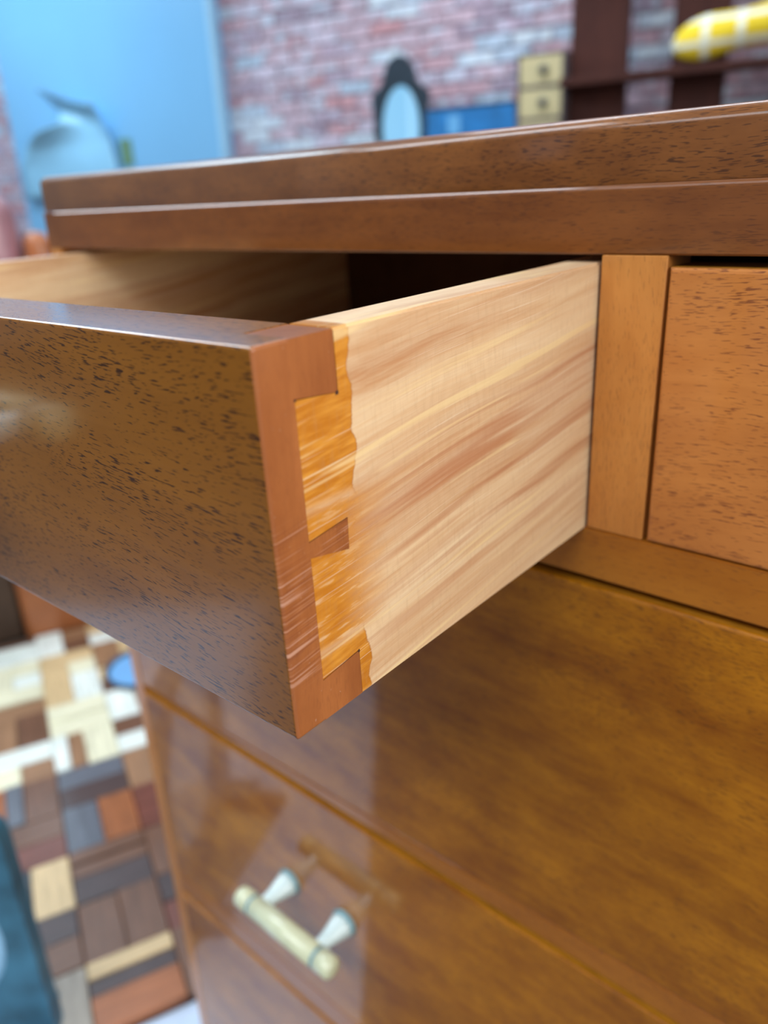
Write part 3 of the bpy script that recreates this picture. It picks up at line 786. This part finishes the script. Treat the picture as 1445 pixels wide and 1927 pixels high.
for i in range(nS + 1):
    t = i / nS; x = -Lc + 2.1 * Lc * t
    e = min(1.0, math.sqrt(max(0.0, 1 - (1 - min(t / 0.30, 1)) ** 2)) + 0.02)
    if t > 0.93: e *= math.sqrt(max(0.02, 1 - ((t - .93) / .075) ** 2))
    rz_, ry_ = 0.058 * e * k * (1 + 0.10 * math.sin(9 * t)), 0.058 * e
    zc = 0.058 * k + 0.006 + 0.050 * t * k
    rings.append([bm.verts.new((x, ry_ * math.cos(2 * PI * q / nR), zc + rz_ * math.sin(2 * PI * q / nR) * (1 + .05 * math.sin(5 * q)))) for q in range(nR)])
for a, b_ in zip(rings, rings[1:]):
    for q in range(nR):
        f = bm.faces.new((a[q], a[(q + 1) % nR], b_[(q + 1) % nR], b_[q])); f.smooth = True
bm.faces.new(rings[0][::-1]); bm.faces.new(rings[-1])
me_o = new_obj('cover', bm, M['gingham'], cu)
tag(cu, 'yellow and white checked cushion lying on the dark shelf', 'cushion')

# curled white sheet and small green card on the blue wall section
M['sheet'] = plain('white_plastic_sheet', (0.30, 0.60, 0.82), 0.35, var=0.06, vscale=4)
M['olive'] = plain('olive_card', (0.13, 0.24, 0.13), 0.6, var=0.05)
ks = VW / 3.0
def zs(z): return 0.885 + (z - 0.885) * ks
Us = 3.2 * ks
shp = empty('hanging_sheet', rm(Us, VW - 0.002, zs(1.0)), ROOM_ROT)
# outline measured on the wall (u to the right, height), the sheet leaves the wall towards its left, curled edges
bm = bmesh.new(); rows = []
def lerp(t, tab):
    for (t0, a), (t1, b_) in zip(tab, tab[1:]):
        if t <= t1:
            f = (t - t0) / (t1 - t0); return tuple(p + (q_ - p) * f for p, q_ in zip(a, b_))
    return tab[-1][1]
LEFT = [(0, (3.60, 0.95, .03)), (.25, (3.575, 1.10, .05)), (.42, (3.48, 1.185, .09)), (.58, (3.34, 1.245, .14)), (.68, (3.215, 1.275, .10)), (.78, (3.235, 1.325, .05)), (.90, (3.275, 1.385, .10)), (1, (3.285, 1.425, .16))]
RIGHT = [(0, (2.95, 0.95, .01)), (.30, (2.955, 1.09, .02)), (.55, (2.965, 1.19, .03)), (.80, (2.972, 1.27, .07)), (1, (2.972, 1.338, .12))]
NV, NU = 28, 14
for j in range(NV + 1):
    t = j / NV; a = lerp(t, LEFT); b_ = lerp(t, RIGHT); row = []
    for i in range(NU + 1):
        f = i / NU
        u_ = a[0] * (1 - f) + b_[0] * f; z_ = a[1] * (1 - f) + b_[1] * f - (0.035 * math.sin(PI * f) ** 1.0 * max(0, t - .75) * 4 * 0.6)
        o_ = a[2] * (1 - f) ** 1.5 + b_[2] * f ** 2 + 0.012 + 0.02 * math.sin(PI * f) * math.sin(7 * t)
        row.append(bm.verts.new((-(u_ - 3.2) * ks, -abs(o_), zs(z_) - zs(1.0))))
    rows.append(row)
for a, b_ in zip(rows, rows[1:]):
    for i in range(NU):
        f = bm.faces.new((a[i], a[i + 1], b_[i + 1], b_[i])); f.smooth = True
shm = new_obj('sheet', bm, M['sheet'], shp)
sm = shm.modifiers.new('thick', 'SOLIDIFY'); sm.thickness = 0.002
tag(shp, 'pale plastic sheet curling off the sky blue wall', 'sheet')
cdp = new_obj('wall_card', bbox(-0.045, 0.045, -0.008, -0.001, -0.072, 0.072, 0.002), M['olive'])
cdp.location = rm(2.905 * ks, VW, zs(1.128)); cdp.rotation_euler = (0, 0, ROOM_ROT)
tag(cdp, 'small olive green card on the sky blue wall just above the chest', 'card')

# tan leather armchair beyond the mosaic
M['tan'] = plain('tan_leather', (0.40, 0.135, 0.045), 0.38, coat=0.15, var=0.18, vscale=9, bump=0.15)
M['mauve'] = plain('mauve_sheen_leather', (0.33, 0.17, 0.20), 0.38, coat=0.15, var=0.15, vscale=9, bump=0.15)  # the same tan leather, its mauve sheen painted into the colour
M['shadow_cloth'] = plain('dark_gap_valance', (0.075, 0.045, 0.028), 0.7, var=0.2)  # shade of the gap under the seat, painted as dark cloth
ac = empty('armchair', e2 * -1.51 + e1 * -0.29); ac.rotation_euler = (0, 0, E_ANG - PI / 2 + PI)   # local -x... see below
# local frame: +y -> -e1, +x -> -e2 (away from the camera)
tag(ac, 'tan leather armchair standing at the far edge of the mosaic flooring', 'armchair')
def rbox(x0, x1, y0, y1, z0, z1, r, mat, name, lab=None):
    o = new_obj(name, bbox(x0, x1, y0, y1, z0, z1, r, 5), mat, ac, True)
    if lab: o['label'] = lab
    return o
rbox(-0.03, 0.70, -0.27, -0.02, 0.0, 0.60, 0.02, M['tan'], 'arm')
rbox(0.00, 0.70, 0.50, 0.70, 0.02, 0.60, 0.06, M['tan'], 'arm')
rbox(0.0, 0.60, -0.018, 0.498, 0.005, 0.30, 0.01, M['shadow_cloth'], 'seat_base', 'dark valance painted as the shaded gap under the seat')
rbox(0.02, 0.56, -0.015, 0.495, 0.302, 0.45, 0.05, M['tan'], 'seat_cushion')
rbox(0.56, 0.76, -0.27, -0.205, 0.10, 0.84, 0.03, M['tan'], 'wing')
rbox(0.58, 0.78, -0.20, 0.14, 0.30, 0.94, 0.06, M['mauve'], 'back_cushion', 'tan leather back cushion with painted mauve sheen')
rbox(0.58, 0.78, 0.145, 0.48, 0.30, 0.94, 0.06, M['mauve'], 'back_cushion', 'tan leather back cushion with painted mauve sheen')
for y in (-0.15, 0.63):
    for x in (0.62,):
        bm = bmesh.new(); lathe(bm, [(0.018, 0), (0.024, .0205)], 10, Matrix.Translation((x, y, 0))); new_obj('foot', bm, M['ebony'], ac)

# potted plant peeping past the corner of the chest
M['leaf'] = plain('green_leaf', (0.05, 0.28, 0.12), 0.4, var=0.25, vscale=20)
M['pot'] = plain('terracotta_pot', (0.32, 0.13, 0.07), 0.7, var=0.1)
M['soil'] = plain('soil', (0.03, 0.02, 0.015), 0.9, var=0.3)
PLX = Vector((0, 0, 0))
pl = empty('potted_plant', (-2.72, 1.12, 0))
tag(pl, 'green leafy plant in a tall pot behind the left corner of the chest', 'plant')
bm = bmesh.new(); lathe(bm, [(0.09, 0), (0.12, .40), (0.125, .42), (0.105, .42), (0.10, .36)], 20); new_obj('pot', bm, M['pot'], pl, False)
bm = bmesh.new(); lathe(bm, [(0.001, .36), (0.1035, .362)], 20, caps=False); new_obj('soil', bm, M['soil'], pl)
random.seed(3)
for q in range(16):
    a = 2 * PI * q / 16 + random.uniform(-.2, .2); Lf = random.uniform(.36, .47); lean = random.uniform(.10, .32); wf = 0.022
    bm = bmesh.new(); prev = None
    for i in range(9):
        t = i / 8; r = 0.01 + lean * Lf * t ** 1.6 * 1.3; z = 0.355 + Lf * t * (1 - .12 * t); w = wf * math.sin(PI * min(1, t * .9 + .12)) + .001
        c = Vector((math.cos(a) * r, math.sin(a) * r, z)); n_ = Vector((-math.sin(a), math.cos(a), 0))
        cur = (bm.verts.new(c - n_ * w), bm.verts.new(c + Vector((math.cos(a), math.sin(a), 0)) * -.004), bm.verts.new(c + n_ * w))
        if prev:
            bm.faces.new((prev[0], prev[1], cur[1], cur[0])); bm.faces.new((prev[1], prev[2], cur[2], cur[1]))
        prev = cur
    lo = new_obj('leaf', bm, M['leaf'], pl, True)
    md = lo.modifiers.new('thick', 'SOLIDIFY'); md.thickness = 0.0012

# small round mirror lying on the mosaic, partly behind the chest
M['rim'] = plain('dark_blue_rim', (0.02, 0.05, 0.10), 0.4, var=0.2)
M['disc'] = plain('blue_reflection_disc', (0.16, 0.46, 0.85), 0.15, coat=1.0, var=0.03)  # reflection of the blue wall painted as the disc colour
rmir = empty('round_tray', (-1.150, 0.405, 0.0185))
tag(rmir, 'small round tray with a dark rim and a painted blue reflection, lying on the mosaic flooring', 'tray')
bm = bmesh.new(); lathe(bm, [(0.066, 0.0), (0.074, 0.004), (0.075, 0.011), (0.069, 0.011), (0.067, 0.0045)], 36); new_obj('rim', bm, M['rim'], rmir)
bm = bmesh.new(); lathe(bm, [(0.001, 0.0046), (0.068, 0.0050)], 36, caps=False); new_obj('disc', bm, M['disc'], rmir)

# teal-blue oval mirror standing at the lower left
M['teal'] = plain('blue_grey_painted_frame', (0.035, 0.14, 0.22), 0.5, var=0.45, vscale=18)
M['pane'] = plain('pale_blue_pane', (0.30, 0.58, 0.80), 0.25, coat=0.5, var=0.05)
tm = empty('standing_mirror', (-0.668, -0.197, 0))
tm.rotation_euler = (0, 0, math.radians(48))
tag(tm, 'standing frame in blotchy blue-grey paint with a pale oval pane, at the lower left', 'mirror')
n = 40
def sup(a, hx, hz, p=0.45): 
    c, s = math.cos(a), math.sin(a); return (math.copysign(abs(c) ** p, c) * hx, math.copysign(abs(s) ** p, s) * hz)
TW, TZ = 0.16, 0.16
outer = [(sup(2 * PI * q / n, TW, TZ, 0.12)[0], TZ + 0.02 + sup(2 * PI * q / n, TW, TZ, 0.12)[1]) for q in range(n)]
inner = [(0.135 * math.cos(2 * PI * q / n), 0.195 + 0.125 * math.sin(2 * PI * q / n)) for q in range(n)]
bm = bmesh.new(); ring_plate(bm, outer, inner, -0.012, 0.012); new_obj('frame', bm, M['teal'], tm)
bm = bmesh.new(); prism(bm, [(x * 1.01, z) for x, z in inner], 1, -0.003, 0.004); new_obj('pane', bm, M['pane'], tm)
for sx in (-1, 1):
    new_obj('foot', bbox(sx * .12 - .02, sx * .12 + .02, -0.06, 0.06, 0.0, 0.0195, 0.003), M['teal'], tm)
